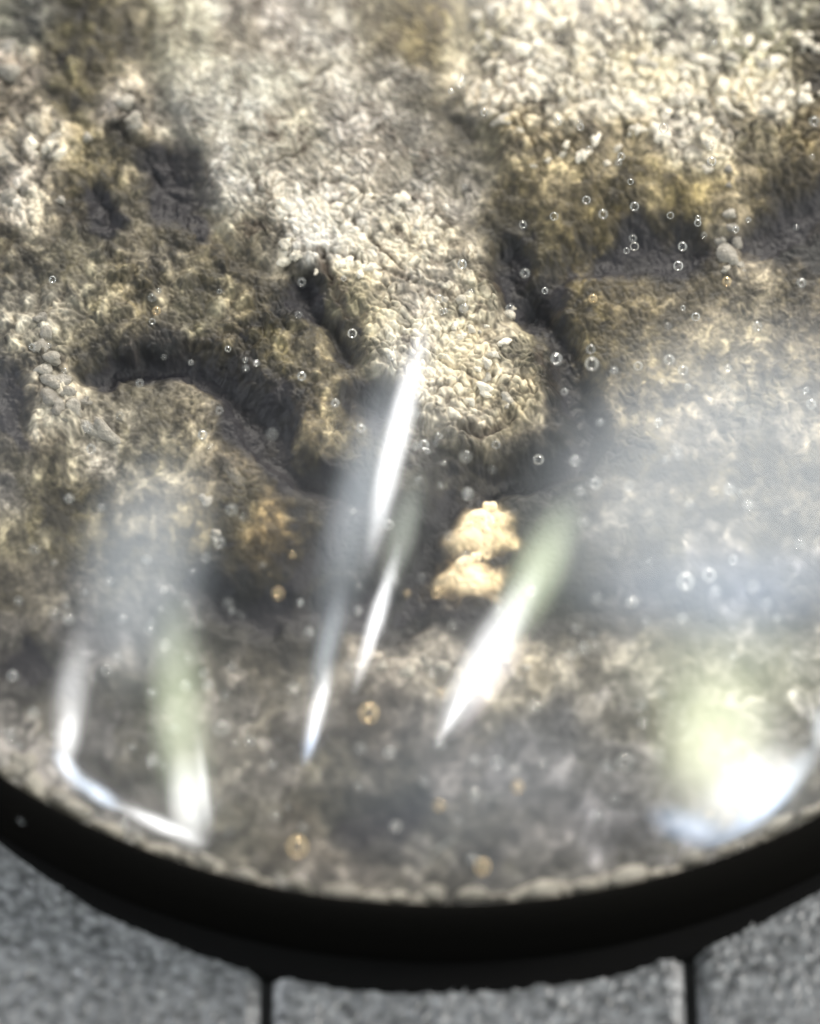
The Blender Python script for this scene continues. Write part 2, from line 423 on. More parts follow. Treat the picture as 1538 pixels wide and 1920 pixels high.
for k in range(len(edges) - 1):
    inview = edges[k + 1] > -0.031 and edges[k] < 0.029
    s = obj('mat_strip', strip_mesh(edges[k], edges[k + 1], inview, 400), M_MAT, ground)

# ------------------------------------------------------------------ the glass and its rim
root = bpy.data.objects.new('glass_dome', None); COL.objects.link(root)
root['label'] = 'clear domed glass over mottled grey and gold stone, black rimmed, on dark grey mat'
root['category'] = 'glass dome'

H = 0.020
RC = (RIM_R ** 2 + H ** 2) / (2 * H)
prof = [(1e-5, RIM_Z + H)]
a_end = math.asin(RIM_R / RC)
for k in range(1, 61):
    a = a_end * k / 60
    prof.append((RC * math.sin(a), RIM_Z + H - RC * (1 - math.cos(a))))
prof += [(RIM_R, RIM_Z - 0.004), (RIM_R - 0.0005, RIM_Z - 0.0058), (1e-5, RIM_Z - 0.0058)]
glass = obj('clear_lens', lathe('clear_lens', prof, 320), M_GLASS, root)

RP = [(0.0501, RIM_Z - 0.0060), (0.0501, RIM_Z - 0.0006), (0.0500, RIM_Z + 0.0001), (0.0499, RIM_Z + 0.0004), (0.0501, RIM_Z + 0.0005), (0.0504, RIM_Z + 0.0003), (0.0507, RIM_Z - 0.0001),
      (0.05105, RIM_Z - 0.0011), (0.0512, RIM_Z - 0.0022), (0.0512, RIM_Z - 0.0045), (0.0512, 0.0016), (0.0511, 0.0010), (0.0488, 0.0010), (0.0488, 0.0016), (1e-5, 0.0016)]
rim = obj('black_rim', lathe('black_rim', RP, 320), M_RIM, root)
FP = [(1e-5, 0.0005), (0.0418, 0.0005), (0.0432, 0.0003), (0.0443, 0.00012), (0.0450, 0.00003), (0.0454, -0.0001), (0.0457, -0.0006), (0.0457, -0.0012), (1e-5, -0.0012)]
shadow_disc = obj('cast_shadow_disc', lathe('cast_shadow_disc', FP, 256), mat_plain('shadow_black', (0.003, 0.003, 0.003), 0.9, 0.05), root)  # offset black disc added as the rim's cast shadow on the mat
shadow_disc.location = (0.0, -0.0077, 0.00105)

# ------------------------------------------------------------------ the stone
CP = [
(30,30,140,140,130),(130,40,110,100,60),(230,60,120,110,85),(330,60,150,145,130),(480,60,140,130,115),(620,60,150,142,125),(720,30,120,110,85),(780,40,110,95,50),(900,60,150,140,110),(1000,60,190,180,155),(1150,60,190,180,160),(1300,60,170,165,150),(1450,60,160,155,135),(1530,100,90,80,60),
(20,130,185,170,150),(120,150,100,90,55),(230,190,175,165,150),(350,150,150,145,132),(500,150,150,145,128),(640,150,160,152,138),(760,150,130,122,105),(830,180,115,105,80),(920,140,225,210,180),(1040,140,215,205,180),(1160,130,220,210,185),(1300,150,200,190,165),(1450,160,200,190,165),
(70,260,190,180,165),(150,270,150,138,105),(240,270,110,100,75),(310,310,65,62,75),(420,260,155,148,130),(560,240,150,142,125),(700,240,165,155,140),(800,260,125,118,105),(900,250,110,100,70),(1000,260,140,125,90),(1150,270,140,125,90),(1300,250,190,180,160),(1420,260,120,108,75),(1520,260,120,105,70),
(50,360,185,175,155),(120,340,120,108,80),(200,370,65,55,55),(260,330,130,120,90),(340,370,60,58,70),(430,350,150,143,125),(560,330,165,155,135),(680,340,175,165,145),(790,360,135,128,118),(880,330,150,142,128),(950,330,100,88,55),(1060,340,130,115,80),(1200,340,125,110,70),(1300,350,120,105,60),(1400,340,140,125,95),(1500,330,90,78,55),(1535,350,50,42,38),
(50,450,120,110,85),(150,470,130,122,95),(280,450,140,130,105),(370,440,110,100,75),(470,430,120,110,90),(580,400,225,215,190),(680,420,220,208,180),(770,430,200,188,160),(860,440,150,140,120),(930,450,80,70,50),(1000,440,90,80,50),(1090,400,115,100,55),(1180,440,55,48,45),(1280,450,70,60,52),(1370,460,165,150,120),(1440,430,70,60,52),(1510,400,60,52,45),
(60,560,140,132,112),(150,560,135,128,105),(260,530,130,120,98),(380,540,125,118,95),(480,530,115,105,80),(560,540,80,72,52),(640,560,120,112,85),(720,540,185,172,145),(790,530,170,160,145),(880,580,165,155,130),(950,540,85,76,60),(1010,540,50,44,42),(1090,560,105,92,55),(1180,530,120,105,70),(1300,530,125,112,85),(1420,560,120,108,80),(1510,560,125,112,88),
(70,620,180,172,150),(160,640,110,102,82),(220,660,70,64,66),(320,660,75,68,66),(420,640,85,76,58),(520,640,120,110,78),(600,640,130,118,90),(670,640,95,86,62),(740,640,170,160,135),(830,650,215,202,172),(910,650,190,175,145),(980,640,130,120,90),(1030,660,60,52,40),(1110,650,120,105,65),(1220,650,125,112,82),(1340,640,130,118,92),(1450,640,120,108,82),(1520,640,130,118,95),
(10,740,80,74,66),(90,720,195,185,165),(130,770,190,180,160),(200,720,90,82,68),(270,740,120,112,95),(370,740,120,110,92),(450,740,65,58,54),(500,760,45,40,40),(560,790,130,115,80),(640,760,120,110,85),(700,750,70,64,62),(830,760,185,172,145),(900,740,190,175,140),(960,750,150,135,100),(1050,740,80,70,58),(1100,760,55,50,46),(1200,760,130,118,95),(1350,760,130,118,95),(1500,760,130,118,95),
(20,880,120,112,98),(100,870,115,106,82),(190,810,175,165,145),(280,850,125,116,95),(360,860,125,115,95),(440,860,120,105,78),(540,860,100,88,60),(610,890,45,40,34),(680,900,90,82,70),(800,850,95,90,80),(880,850,90,82,68),(960,840,100,92,78),(1000,880,45,42,38),(1100,860,85,78,66),(1250,860,110,100,84),(1450,860,110,100,84),
(60,960,110,102,80),(140,960,115,105,80),(270,960,100,92,78),(390,940,140,125,90),(440,930,85,80,62),(500,970,150,125,80),(580,960,80,72,50),(650,1000,70,64,55),(780,960,60,56,50),(830,960,45,42,38),(1000,960,70,66,58),(1200,960,100,94,84),(1400,960,105,98,88),
(60,1080,105,96,78),(200,1060,90,84,76),(300,1080,85,80,74),(420,1060,75,68,50),(520,1060,75,66,42),(600,1100,70,64,50),(700,1080,70,64,56),(800,1060,45,42,36),(1000,1060,70,66,60),(1200,1090,75,72,74),(1400,1090,78,76,80),
(50,1180,85,78,70),(180,1180,75,72,74),(300,1160,80,76,72),(450,1170,70,64,50),(560,1180,75,68,54),(760,1160,60,55,50),(850,1150,65,60,56),(1080,1150,70,68,72),(1250,1170,85,82,80),(1450,1170,100,94,84),
(40,1250,75,68,60),(220,1260,95,88,80),(450,1240,110,98,80),(560,1260,115,104,84),(720,1250,135,120,98),(800,1240,165,150,122),(960,1260,160,145,115),(1080,1230,130,120,100),(1250,1230,145,136,118),(1400,1240,145,136,118),(1520,1240,140,132,115),
(40,1340,110,102,90),(240,1350,90,84,76),(430,1340,110,100,82),(560,1360,95,86,70),(700,1340,85,74,58),(800,1330,92,84,72),(1000,1340,82,80,80),(1150,1340,108,102,92),(1300,1340,115,112,92),(1480,1340,120,114,100),
(40,1420,150,140,124),(220,1440,88,82,74),(450,1440,95,88,74),(620,1450,100,92,66),(740,1430,82,75,62),(850,1440,90,82,72),(1000,1430,90,86,82),(1150,1460,98,93,88),(1400,1450,100,95,88),
(200,1530,88,82,74),(460,1540,95,88,66),(560,1560,105,92,68),(680,1520,68,62,52),(750,1510,52,49,50),(870,1540,82,78,75),(1000,1540,100,93,88),(1150,1540,92,88,86),(1300,1560,98,92,86),
(500,1620,95,86,66),(640,1640,100,90,74),(800,1630,90,84,72),(1000,1630,95,90,78),(1200,1600,95,90,82)]
CP += [(893, 962, 255, 225, 165), (905, 985, 250, 215, 150), (872, 1058, 245, 205, 135), (850, 1072, 225, 185, 120)]
CPA = np.array(CP, float)
dk = CPA[:, 2:].mean(1) < 72
CPA[dk, 2:] *= 0.66  # dark points lowered further, shade of the hollows put into colour
lowp = CPA[:, 1] > 1290
CPA[lowp, 2:] *= np.array([1.08, 1.07, 1.12])  # lower half lifted, its haze put into the colour

RIDGE = [(262,-120),(262,90),(320,250),(395,400),(470,455),(560,500),(640,600),(690,690),(760,760),(800,815),(880,835),(960,790),(1060,730),(1040,660),(960,560),(925,460),(880,330),(850,200),(880,60),(885,-120)]
UPPER = [(885,-120),(895,60),(880,200),(930,330),(985,420),(1060,425),(1170,405),(1330,420),(1400,400),(1538,320),(1700,260),(1700,-120)]
RLOBE = [(1050,560),(1090,490),(1180,455),(1330,470),(1420,460),(1560,400),(1700,400),(1700,1160),(1060,1150),(1010,1020),(1090,880),(1125,770),(1090,680)]
LLOBE = [(215,720),(330,690),(430,720),(480,800),(545,880),(620,960),(560,1080),(380,1130),(200,1120),(150,980),(190,850)]
LWALL = [(-200,-120),(262,-120),(262,90),(320,250),(395,400),(470,455),(560,510),(630,600),(690,720),(600,860),(520,760),(440,690),(330,650),(200,650),(150,760),(120,860),(-200,900)]

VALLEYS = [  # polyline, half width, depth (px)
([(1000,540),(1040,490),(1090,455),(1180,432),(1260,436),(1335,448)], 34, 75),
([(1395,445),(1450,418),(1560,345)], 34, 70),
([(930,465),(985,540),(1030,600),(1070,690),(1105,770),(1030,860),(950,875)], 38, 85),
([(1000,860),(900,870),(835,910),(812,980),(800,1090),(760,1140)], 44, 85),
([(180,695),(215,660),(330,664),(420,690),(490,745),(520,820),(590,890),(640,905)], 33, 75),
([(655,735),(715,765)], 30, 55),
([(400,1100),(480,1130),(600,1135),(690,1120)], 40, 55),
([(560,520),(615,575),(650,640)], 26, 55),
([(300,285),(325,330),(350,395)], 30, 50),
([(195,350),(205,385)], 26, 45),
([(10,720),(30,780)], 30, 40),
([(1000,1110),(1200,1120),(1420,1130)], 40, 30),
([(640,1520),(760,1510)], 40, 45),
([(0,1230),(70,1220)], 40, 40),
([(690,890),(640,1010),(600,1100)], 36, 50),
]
CREASES = [
([(540,455),(600,450),(690,480),(790,525)], 7, 12),
([(585,330),(640,322),(700,352)], 6, 10),
([(865,785),(905,800),(960,765)], 9, 22),
([(605,455),(622,520),(648,575)], 8, 14),
([(960,182),(1060,178),(1160,165)], 6, 12),
([(975,90),(978,160)], 6, 12),
([(640,385),(690,430),(760,500)], 6, 10),
([(820,660),(900,700),(930,690)], 6, 10),
([(1040,60),(1110,110),(1170,150)], 5, 9),
([(450,230),(520,235)], 6, 8), ([(560,150),(640,110)], 6, 8), ([(500,290),(560,270),(600,240)], 6, 9),
]
MOUNDS = [  # x, y, radius, height
(560,800,55,45),(90,730,70,40),(140,780,40,35),(380,940,45,22),(490,985,40,25),(70,260,60,30),(60,360,55,26),(1370,450,40,55),(230,190,40,20),
(240,1250,120,18),(895,968,40,60),(868,1062,34,50),(620,1450,70,22),(1000,1540,120,20),(1150,1350,110,18),(800,1250,90,22),(950,1260,70,22),(1300,1240,160,24),(460,1540,80,16),(430,1340,70,16)]

HOLLOW_SHADE = [([(1030, 500), (1090, 455), (1180, 432), (1260, 438), (1340, 452)], 33), ([(1395, 445), (1450, 420), (1545, 345)], 31),  # shade of the hollows painted as dark bands, plus some dark patches
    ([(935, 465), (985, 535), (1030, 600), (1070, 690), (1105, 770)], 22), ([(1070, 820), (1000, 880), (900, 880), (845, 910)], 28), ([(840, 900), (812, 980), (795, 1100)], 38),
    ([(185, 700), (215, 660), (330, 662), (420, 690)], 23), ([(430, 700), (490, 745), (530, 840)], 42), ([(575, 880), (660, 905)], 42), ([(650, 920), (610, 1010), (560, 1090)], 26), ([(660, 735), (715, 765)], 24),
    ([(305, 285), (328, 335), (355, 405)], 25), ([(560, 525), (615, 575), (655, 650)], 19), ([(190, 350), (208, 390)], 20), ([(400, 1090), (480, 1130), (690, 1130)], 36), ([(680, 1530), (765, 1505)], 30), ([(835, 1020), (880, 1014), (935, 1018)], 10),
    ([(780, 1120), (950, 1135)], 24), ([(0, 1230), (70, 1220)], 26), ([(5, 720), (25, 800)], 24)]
dx, dy = 0.000070, 0.000080
xs = np.unique(np.concatenate([np.linspace(-0.0498, -0.0315, 40), np.arange(-0.0312, 0.0268, dx), np.linspace(0.0270, 0.0498, 40)]))
ys = np.unique(np.concatenate([np.arange(-0.0498, 0.0235, dy), np.linspace(0.024, 0.0498, 50)]))
X, Y = np.meshgrid(xs, ys)
U, V = plane_to_px(X, Y)
wu = U + 66 * (fbm(U, V, 90, 11, 3) - .5) + 8 * (fbm(U, V, 22, 12, 3) - .5)
wv = V + 66 * (fbm(U, V, 90, 21, 3) - .5) + 8 * (fbm(U, V, 22, 22, 3) - .5)

# colour field of the minerals, shade of the hollows included
lin = srgb(CPA[:, 2:])
num = np.zeros(U.shape + (3,)); den = np.full(U.shape, 1e-30)
cuw = wu + 26 * (fbm(U, V, 30, 31, 3) - .5); cvw = wv + 26 * (fbm(U, V, 30, 35, 3) - .5)
for k in range(len(CPA)):
    sg = 22.0 if k >= len(CPA) - 4 else 31.0
    ww = np.exp(-((cuw - CPA[k, 0]) ** 2 + (cvw - CPA[k, 1]) ** 2) / (2 * sg ** 2)) + 1e-12
    den += ww
    num += ww[..., None] * lin[k]
ALB = num / den[..., None]

# relief
base = np.zeros(U.shape)
rd = poly_in(wu, wv, RIDGE); ridge = sstep(-14, 55, rd)
ud = poly_in(wu, wv, UPPER); upper = sstep(-10, 60, ud)
ld = poly_in(wu, wv, LLOBE); llobe = sstep(-20, 80, ld)
wd = poly_in(wu, wv, LWALL); lwall = sstep(-15, 50, wd)
rl = poly_in(wu, wv, RLOBE); rlobe = sstep(-20, 70, rl)
base += 62 * ridge + 48 * upper * sstep(470, 250, wv) + 30 * upper + 30 * llobe + 42 * lwall + 26 * rlobe
base += 14 * sstep(1150, 1260, V) * sstep(700, 1100, U) + 10 * sstep(1120, 1270, V)
base += 34 * (fbm(U, V, 190, 51, 3, 0.4) - .5)
for pts, hw, dep in VALLEYS:
    base -= dep * (1 - sstep(0.15 * hw, 1.5 * hw, seg_dist(wu, wv, pts)))
for (mx, my, mr, mh) in MOUNDS:
    base += mh * np.exp(-((wu - mx) ** 2 + (wv - my) ** 2) / (1.1 * mr * mr))
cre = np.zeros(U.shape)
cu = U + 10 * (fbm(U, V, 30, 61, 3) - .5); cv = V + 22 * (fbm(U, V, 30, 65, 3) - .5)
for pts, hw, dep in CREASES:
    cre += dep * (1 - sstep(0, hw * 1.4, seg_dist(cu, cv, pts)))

# grain of the different minerals
def grains(x, y, cell, seed, k=0.65):
    f1, f2, cid = worley(x, y, cell, seed)
    return sstep(0, k, f2 - f1) * (0.45 + 0.8 * cid), cid
ang = 0.55
rx = np.cos(ang) * U + np.sin(ang) * V; ry = -np.sin(ang) * U + np.cos(ang) * V
jx = 26 * (fbm(U, V, 34, 81, 3) - .5); jy = 26 * (fbm(U, V, 34, 84, 3) - .5)
crink, cc = grains((rx + 1.6 * jx) * 0.7, (ry + 1.6 * jy) * 1.0, 16, 91, 0.5)
crink2, _ = grains((rx + jy) * 0.85, (ry + jx), 11, 92)
beads, bc = grains(U + 1.2 * jx, V + 1.2 * jy, 23, 93, 0.5)
beads2, _ = grains(U + .5 * jy, V + .5 * jx, 12, 94)
lumps, lc = grains(U + jx, V + jy, 40, 95, 0.8)
bright = sstep(0.10, 0.42, ALB.mean(-1))
w_ridge = ridge
w_bead = np.clip(upper * sstep(330, 210, wv) + 0.5 * bright * (1 - ridge), 0, 1)
w_lump = np.clip(lwall * 0.9 + 0.15 * (1 - ridge) * (1 - upper), 0, 1)
fine = w_ridge * (8.0 * crink * (0.35 + 0.65 * sstep(150, 420, V)) + 4.0 * crink2) + w_bead * (13 * beads + 4 * beads2) + w_lump * (13 * lumps + 2.5 * beads2)
fine += (1 - np.clip(w_ridge + w_bead + w_lump, 0, 1)) * (5 * beads * sstep(.4, .6, fbm(U, V, 90, 211, 2)) + 2 * beads2 + 7 * lumps * sstep(.45, .6, fbm(U, V, 110, 221, 2)))
fine += 9 * (fbm(U, V, 26, 97, 3) - .5) * (1 - 0.5 * rlobe)
patch = 0.55 + 0.9 * fbm(U, V, 130, 121, 3)
low = 1 - 0.72 * sstep(560, 1000, V) * (1 - ridge) * (1 - upper)
cre = cre * 0.75
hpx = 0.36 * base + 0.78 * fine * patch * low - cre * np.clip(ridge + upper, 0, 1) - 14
rr = np.hypot(X, Y)
keep = sstep(RIM_R - 0.0002, RIM_R - 0.0035, rr)      # settle to the rim
Z = RIM_Z - 0.0012 + hpx * PXM * keep * 1.0
lens_z = RIM_Z + H - RC + np.sqrt(np.maximum(RC ** 2 - rr ** 2, 1e-9))
Z = np.minimum(Z, lens_z - 0.0006)
Z = np.maximum(Z, RIM_Z - 0.0055)

# speckle of the minerals, each grain a little different
tone = 1 + 0.35 * (w_bead * (bc - .5) + w_ridge * (cc - .5) + w_lump * (lc - .5)) + 0.75 * (fbm(U, V, 60, 101, 5, 0.6) - .5)
warm = fbm(U, V, 110, 111, 4) - .5
ALB = ALB * tone[..., None]
ALB[..., 0] *= 1 + 0.08 * warm; ALB[..., 2] *= 1 - 0.46 * warm
blot = worley(U + 2.2 * jx, V + 2.2 * jy, 46, 141)[2] + 0.7 * worley(U + 1.6 * jy, V + 1.6 * jx, 21, 142)[2]
ALB = ALB * (1 + (0.30 + 0.25 * sstep(800, 1200, V)) * (blot - 0.85))[..., None]
crust = sstep(RIM_R - 0.0019, RIM_R - 0.0007, rr + 0.0016 * (fbm(U, V, 40, 131, 3) - .5))[..., None]
ALB = ALB * (1 - crust) + crust * np.array([0.22, 0.205, 0.17]) * (0.7 + 0.6 * fbm(U, V, 30, 135, 3))[..., None]
# pale grains with the crevice shade between them painted dark, olive and pale drifts
crevice_shade = w_ridge * (1 - crink) * 0.55 + w_bead * (1 - beads) * 0.62 + w_lump * (1 - lumps) * 0.45
crevice_shade = np.clip(crevice_shade * (0.3 + 1.3 * fbm(U, V, 55, 151, 3)), 0, 0.8)
ALB = ALB * (1 - crevice_shade)[..., None] + (crevice_shade[..., None] * ALB * np.array([0.42, 0.36, 0.28]))
pale = sstep(0.53, 0.66, fbm(U + jx, V + jy, 62, 161, 4, 0.6)) * (0.4 + 0.6 * beads2)
olive = sstep(0.52, 0.64, fbm(U + jx, V + jy, 84, 171, 4, 0.6))
ALB = ALB * (1 + (0.65 - 0.4 * ridge + 0.5 * lwall + 0.3 * upper) * pale)[..., None]
dull = sstep(0.5, 0.62, fbm(U - jx, V + jy, 48, 201, 4, 0.6)) * (1 - 0.7 * ridge) * (1 - 0.6 * upper)
ALB = ALB * (1 - (0.36 - 0.22 * sstep(900, 1200, V)) * dull)[..., None]
ALB = ALB * (1 - olive[..., None] * np.array([0.34, 0.36, 0.50]) * (1 - 0.6 * bright[..., None]) * (1 - 0.75 * ridge[..., None]))
ALB = ALB * (1 + ridge[..., None] * np.array([0.42, 0.44, 0.47])) * (1 + 0.2 * w_bead[..., None] * upper[..., None])
spk = 1.1 * (fbm(U + .6 * jx, V + .6 * jy, 17, 251, 3, 0.7) - .5) + 0.9 * (fbm(U + jx, V + jy, 38, 255, 3, 0.6) - .5)
ALB = ALB * np.exp(spk * (1.5 - 0.35 * sstep(900, 1300, V) - 0.75 * ridge * sstep(420, 250, V)))[..., None]
LUM = ALB.mean(-1, keepdims=True)
haze_mix = (0.34 * sstep(1000, 1300, V))[..., None]  # pale haze over the lower half mixed into the stone colour
ALB = ALB * (1 - haze_mix) + haze_mix * (0.55 * LUM + 0.045) * np.array([1.10, 1.08, 1.08]) * 1.7
LUM = ALB.mean(-1, keepdims=True)
ALB = (LUM + (ALB - LUM) * 0.74) * 1.06 * (LUM / 0.6) ** 0.42
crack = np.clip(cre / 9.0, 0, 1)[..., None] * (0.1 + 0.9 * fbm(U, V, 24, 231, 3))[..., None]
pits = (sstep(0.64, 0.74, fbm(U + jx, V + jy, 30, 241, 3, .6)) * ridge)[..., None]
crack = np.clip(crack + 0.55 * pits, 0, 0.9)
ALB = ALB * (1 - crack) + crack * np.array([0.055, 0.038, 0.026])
hollow_shade = np.zeros(U.shape)
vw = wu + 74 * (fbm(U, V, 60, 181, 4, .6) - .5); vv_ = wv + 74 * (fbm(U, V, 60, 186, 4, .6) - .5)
for pts, hw in HOLLOW_SHADE:
    hollow_shade = np.maximum(hollow_shade, 1 - sstep(0.45 * hw, 1.7 * hw, seg_dist(vw, vv_, pts)))
hollow_shade = (hollow_shade * (0.66 + 0.6 * sstep(0.36, 0.58, fbm(U, V, 52, 191, 4, .6))))[..., None].clip(0, 0.95)
ALB = ALB * (1 - hollow_shade) + hollow_shade * np.array([0.012, 0.011, 0.014])  # near-black hollow shade blended into the stone colour
gold = np.exp(-(((wu - 895) / 44) ** 2 + ((wv - 966) / 40) ** 2) ** 2) + np.exp(-(((wu - 868 + 0.4 * (wv - 1062)) / 38) ** 2 + ((wv - 1062) / 26) ** 2) ** 2)
gold = (np.clip(gold, 0, 1) * (0.75 + 0.4 * fbm(U, V, 22, 261, 2)))[..., None].clip(0, 1)
ALB = ALB * (1 - gold) + gold * np.array([0.90, 0.71, 0.45])
top_ = ALB.max(-1, keepdims=True)
ALB = ALB * np.minimum(1, (0.64 + 0.26 * gold) / np.maximum(top_, 1e-6))
ALB = np.clip(ALB, 0.006, 0.95)

part_id = np.full(U.shape, 0)
part_id[rl > 0] = 4
part_id[ld > 0] = 3
part_id[wd > 0] = 2
part_id[ud > 0] = 1
part_id[rd > 0] = 5
# normals on the whole sheet so that the parts meet without seams
gx_ = np.gradient(Z, axis=1) / np.gradient(X, axis=1); gy_ = np.gradient(Z, axis=0) / np.gradient(Y, axis=0)
N = np.stack([-gx_, -gy_, np.ones_like(Z)], -1); N /= np.linalg.norm(N, axis=-1, keepdims=True)
ny, nx = X.shape
idx = np.arange(ny * nx).reshape(ny, nx)
QUADS = np.stack([idx[:-1, :-1], idx[:-1, 1:], idx[1:, 1:], idx[1:, :-1]], -1).reshape(-1, 4)
inside = (rr < RIM_R + 0.0001).ravel()
QUADS = QUADS[inside[QUADS].all(1)]
PF = part_id.ravel()[QUADS[:, 0]]
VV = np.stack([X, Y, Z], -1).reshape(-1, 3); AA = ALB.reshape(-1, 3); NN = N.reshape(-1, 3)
def stone_part(name, ids, parent):
    q = QUADS[np.isin(PF, ids)]
    used, inv = np.unique(q, return_inverse=True)
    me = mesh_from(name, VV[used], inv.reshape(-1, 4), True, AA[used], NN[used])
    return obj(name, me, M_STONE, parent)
stone = stone_part('stone', [0], root)
stone['label'] = 'mottled dark grey and brown stone bed'
for nm, k, lab in (('crinkled_ridge', 5, 'crinkled cream and grey ridge running down the middle'),
                   ('granular_slab', 1, 'bright granular cream slab above a dark arched hollow'),
                   ('lumpy_bank', 2, 'lumpy olive and grey bank with pale pebbles'),
                   ('rounded_lobe', 3, 'brown rounded lobe under a dark arch beside the ridge'),
                   ('rounded_lobe', 4, 'hazy olive grey lobe under the granular slab')):
    o = stone_part(nm, [k], stone); o['label'] = lab

def z_at(x, y):
    i = min(max(int(np.searchsorted(ys, y)), 0), ny - 1); j = min(max(int(np.searchsorted(xs, x)), 0), nx - 1)
    return float(Z[i, j])

# ------------------------------------------------------------------ loose grains, pebbles and gold on the stone
rng = random.Random(5)
def lump_mesh(name, seed, amp=0.16, lon=14, lat=8):
    r = np.random.default_rng(seed)
    V = []; Q = []
    k1 = r.normal(size=(5, 3)) * 2.1; ph = r.random(5) * 6.28
    def disp(p):
        return 1 + amp * sum(math.sin(float(k1[q] @ p) + ph[q]) for q in range(5)) / 2.2
    T = []
    V.append(np.array([0, 0, 1.0]) * disp(np.array([0, 0, 1.0])))
    for a in range(1, lat):
        t = math.pi * a / lat
        for bq in range(lon):
            f = 2 * math.pi * bq / lon
            p = np.array([math.sin(t) * math.cos(f), math.sin(t) * math.sin(f), math.cos(t)])
            V.append(p * disp(p))
    V.append(np.array([0, 0, -1.0]) * disp(np.array([0, 0, -1.0])))
    last = len(V) - 1
    faces = [(0, 1 + k, 1 + (k + 1) % lon) for k in range(lon)]
    for a in range(lat - 2):
        for k in range(lon):
            p = 1 + a * lon; faces.append((p + k, p + lon + k, p + lon + (k + 1) % lon, p + (k + 1) % lon))
    p = 1 + (lat - 2) * lon
    faces += [(p + k, last, p + (k + 1) % lon) for k in range(lon)]
    me = bpy.data.meshes.new(name); me.from_pydata([tuple(v) for v in V], [], faces)
    for f in me.polygons: f.use_smooth = True
    return me

def lay(name, me, mat, px, py, a, bb, c, rot, sink=0.25, parent=None):
    p = to_plane(px, py)
    for _ in range(3):                       # settle on the relief
        z = z_at(p[0], p[1]); p = to_plane(px, py, z)
    o = obj(name, me, mat, parent or stone)
    o.location = (p[0], p[1], z + (1 - 2 * sink) * c * PXM)
    o.scale = (a * PXM, bb * PXM, c * PXM)
    o.rotation_euler = (rng.uniform(-.3, .3), rng.uniform(-.3, .3), rot)
    return o

GM = [lump_mesh('grain', s, 0.55) for s in range(6)]
PM = [lump_mesh('pebble', 20 + s, 0.42) for s in range(6)]
for m_ in GM: m_.materials.append(M_GRAIN)
for m_ in PM: m_.materials.append(M_PEBBLE)
placed = []
def free(px, py, d):
    for (a, bq, e) in placed:
        if (a - px) ** 2 + (bq - py) ** 2 < (0.5 * (d + e)) ** 2: return False
    placed.append((px, py, d)); return True
# bright grains of the slab and of the ridge
zones = [(895, 20, 1170, 190, 62), (1180, 40, 1538, 220, 66), (1240, 170, 1330, 260, 12), (520, 360, 790, 520, 24), (790, 560, 980, 780, 22), (50, 240, 110, 300, 6), (940, 190, 1350, 320, 18)]
for (x0, y0, x1, y1, n) in zones:
    c = 0; tries = 0
    while c < n and tries < n * 20:
        tries += 1
        px, py = rng.uniform(x0, x1), rng.uniform(y0, y1); s = 4.5 + 9 * rng.random() ** 2
        if not free(px, py, 1.5 * s): continue
        lay('grain', rng.choice(GM), None, px, py, s * rng.uniform(1.0, 1.5), s, s * 0.7, rng.uniform(0, 3.14), 0.62); c += 1
# pebbles: columns on the left, the little pillar at right, single ones
singles = [(75,600,18),(90,625,16),(70,650,17),(95,668,20),(80,695,20),(105,715,22),(92,742,22),(125,735,16),(140,765,20),(112,770,22),(160,750,14),(385,935,16),(405,1002,15),
    (1365,400,14),(1372,425,17),(1350,450,15),(1385,455,17),(1370,480,24),(1390,500,14),(1360,505,14),(1368,345,10),(1368,315,10),
    (12,130,28),(230,190,24),(250,225,20),(100,260,18),(95,285,18),(70,250,16),(165,255,14),(20,370,22),(45,360,20),(110,375,14),
    (40,1425,30),(15,1445,26),(65,1480,26),(720,1245,14),(770,1255,16),(800,1238,18),(830,1250,14),(945,1245,14),(965,1268,18),(985,1255,12)]
for (px, py, s) in singles:
    s *= 0.8
    lay('pebble', rng.choice(PM), None, px, py, s * rng.uniform(.9, 1.5), s * rng.uniform(.8, 1.1), s * 0.7, rng.uniform(0, 3.14), 0.68)
o = lay('pebble', PM[2], None, 186, 808, 40, 17, 15, -0.6, 0.4)
# pebbles packed along the rim
ang0 = math.atan2(-0.0478, -0.031) ; ang1 = math.atan2(-0.0478, 0.028)
t = ang0
while t < ang1:
    s = rng.uniform(9, 24) if rng.random() < 0.88 else rng.uniform(22, 32)
    r_ = RIM_R - (10 + 0.62 * s + 16 * rng.random()) * PXM
    x, y = r_ * math.cos(t), r_ * math.sin(t)
    o = obj('pebble', rng.choice(PM), None, stone)
    o.location = (x, y, RIM_Z - 0.00125 - 0.05 * s * PXM)
    o.scale = (s * PXM * rng.uniform(1.0, 1.5), 0.62 * s * PXM, 0.62 * s * PXM)
    o.rotation_euler = (0, 0, t + math.pi / 2 + rng.uniform(-.2, .2))
    t += s * rng.uniform(0.9, 3.0) * PXM / RIM_R
# the two gold nuggets
NU2 = [lump_mesh('gold_nugget', 80 + k, 0.34, 28, 16) for k in range(4)]
for m_ in NU2: m_.materials.append(M_GOLD)
for k, (px, py, a, bb, rot) in enumerate(((900, 972, 26, 20, 0.5), (878, 985, 18, 13, 0.2), (918, 955, 17, 14, 1.1), (905, 992, 13, 10, .7), (875, 1056, 24, 15, 0.5), (853, 1072, 15, 10, 0.2), (892, 1046, 13, 9, 1.0))):
    lay('gold_nugget', NU2[k % 4], None, px, py, a, bb, bb * .7, rot, 0.78)

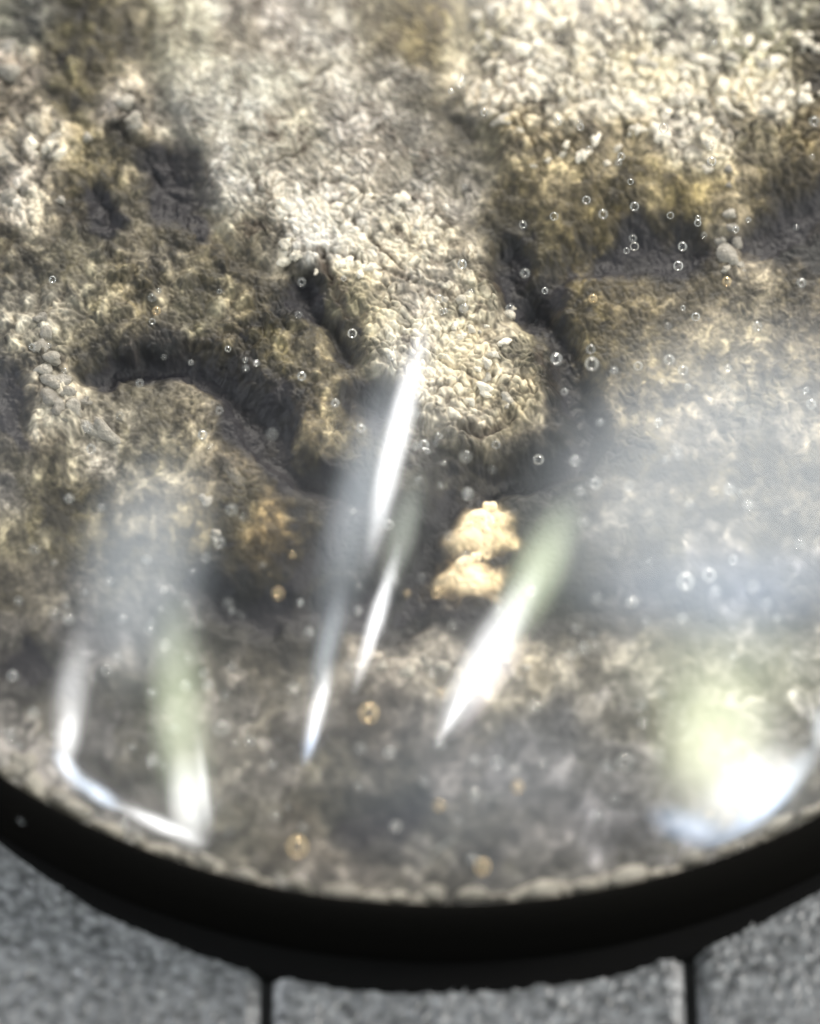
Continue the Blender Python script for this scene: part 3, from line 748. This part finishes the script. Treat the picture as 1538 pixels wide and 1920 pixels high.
# ------------------------------------------------------------------ air bubbles in the glass
BM = lump_mesh('bubble', 3, 0.0, 24, 14); BM.materials.append(M_BUBBLE)
BF = BM.copy(); BF.materials.clear(); BF.materials.append(M_FAINT)
BA = BM.copy(); BA.materials.clear(); BA.materials.append(M_AMBER)
def bubble(px, py, r, lift=None, me=None):
    p = to_plane(px, py, RIM_Z + 0.002)
    for _ in range(3):
        r2 = math.hypot(p[0], p[1])
        top = RIM_Z + H - RC + math.sqrt(max(RC ** 2 - r2 ** 2, 1e-9)) - 2.2 * r * PXM
        lo = z_at(p[0], p[1]) + 1.5 * r * PXM
        z = lo + (top - lo) * (lift if lift is not None else 0.5) if top > lo else top
        p = to_plane(px, py, z)
    o = obj('bubble', me or BM, None, root)
    o.location = p; s = r * PXM
    o.scale = (s, s * rng.uniform(.95, 1.15), s)
for (px, py, r) in [(692,1337,19),(558,1588,21),(415,1366,15),(250,1566,17),(234,1543,12),(905,1625,16),(886,1612,11),(1172,1430,17),(890,1488,13),(1003,1326,14),(1286,1090,17),(1412,1100,14),(1330,1078,15),
    (1010,862,14),(985,512,12),(1280,462,12),(1190,462,13),(1175,470,9),(870,578,11),(956,578,10),(1108,655,12),(1110,682,15),(1255,674,14),(1281,694,14),(1197,686,13),(1420,612,12),(1392,1590,13),(43,1537,11),
    (434,1252,10),(551,1292,13),(390,1285,12),(285,1300,11),(220,1232,11),(742,1550,13),(1094,978,14),(1078,864,12),(1088,920,12),(1293,945,11),(1403,948,12),(1500,1020,12),(1375,1050,12),(1185,1130,14),(1280,1160,12),(1240,1300,10),(1205,1355,11),
    (1105,280,10),(1165,293,11),(1046,228,11),(1085,230,11),(1245,240,14),(1332,272,13),(1335,302,13),(1160,305,9),(1100,375,12),(1380,430,9),(560,590,9),(230,1160,10),(280,1180,11),(350,1130,9),(225,780,10),(262,718,10),(130,935,11),(60,650,9),(275,1050,11),(310,1210,14)]:
    bubble(px, py, r * (0.85 if r > 14 else 0.7), rng.uniform(.1, .45), BA if (px, py) in ((692, 1337), (558, 1588), (905, 1625)) else (BM if r > 12 else BF))
n = 0
while n < 215:
    px = rng.uniform(780, 1538) if rng.random() < .62 else rng.uniform(0, 900)
    py = rng.uniform(40, 1560) if px > 860 else rng.uniform(500, 1580)
    if not free(px, py, 30): continue
    k_ = 1 if rng.random() < .85 else rng.randint(2, 3)
    for q in range(k_):
        bubble(px + (rng.uniform(-26, 26) if q else 0), py + (rng.uniform(-26, 26) if q else 0), 4.5 + 5.5 * rng.random() ** 1.6, rng.uniform(.05, .5), BF if rng.random() < .86 else (BA if rng.random() < .4 else BM)); n += 1

# ------------------------------------------------------------------ hairline scratches on the lens
M_SCR = mat_plain('scratch_white', (0.55, 0.55, 0.52), 0.5)
def scratch(pts, r):
    P = []
    for (px, py) in pts:
        d = FWD + (px - 769.0) / 6976.0 * RIGHT - (py - 960.0) / 6976.0 * UP
        d = d / np.linalg.norm(d); oc = EYE - np.array([0, 0, RIM_Z + H - RC])
        bq = oc @ d; t = -bq - math.sqrt(bq * bq - (oc @ oc - RC * RC)); P.append(EYE + d * t)
    P = np.array(P); V = []; Q = []
    for k, p in enumerate(P):
        tdir = P[min(k + 1, len(P) - 1)] - P[max(k - 1, 0)]; tdir /= np.linalg.norm(tdir)
        nrm = p - np.array([0, 0, RIM_Z + H - RC]); nrm /= np.linalg.norm(nrm); s = np.cross(tdir, nrm)
        rr_ = r * PXM * (0.25 if k in (0, len(P) - 1) else 1)
        for q in range(5):
            a = 2 * math.pi * q / 5; V.append(p + rr_ * (math.cos(a) * s + 0.5 * math.sin(a) * nrm))
        if k: Q += [(5 * (k - 1) + q, 5 * (k - 1) + (q + 1) % 5, 5 * k + (q + 1) % 5, 5 * k + q) for q in range(5)]
    obj('scratch', mesh_from('scratch', V, Q), M_SCR, root)
scratch([(1335, 690), (1372, 738), (1400, 775), (1432, 812)], 1.2)
scratch([(900, 1492), (918, 1494), (942, 1495)], 1.2)
scratch([(420, 870), (440, 892), (458, 908)], 1.0)
scratch([(800, 1610), (830, 1585), (858, 1568)], 0.9)
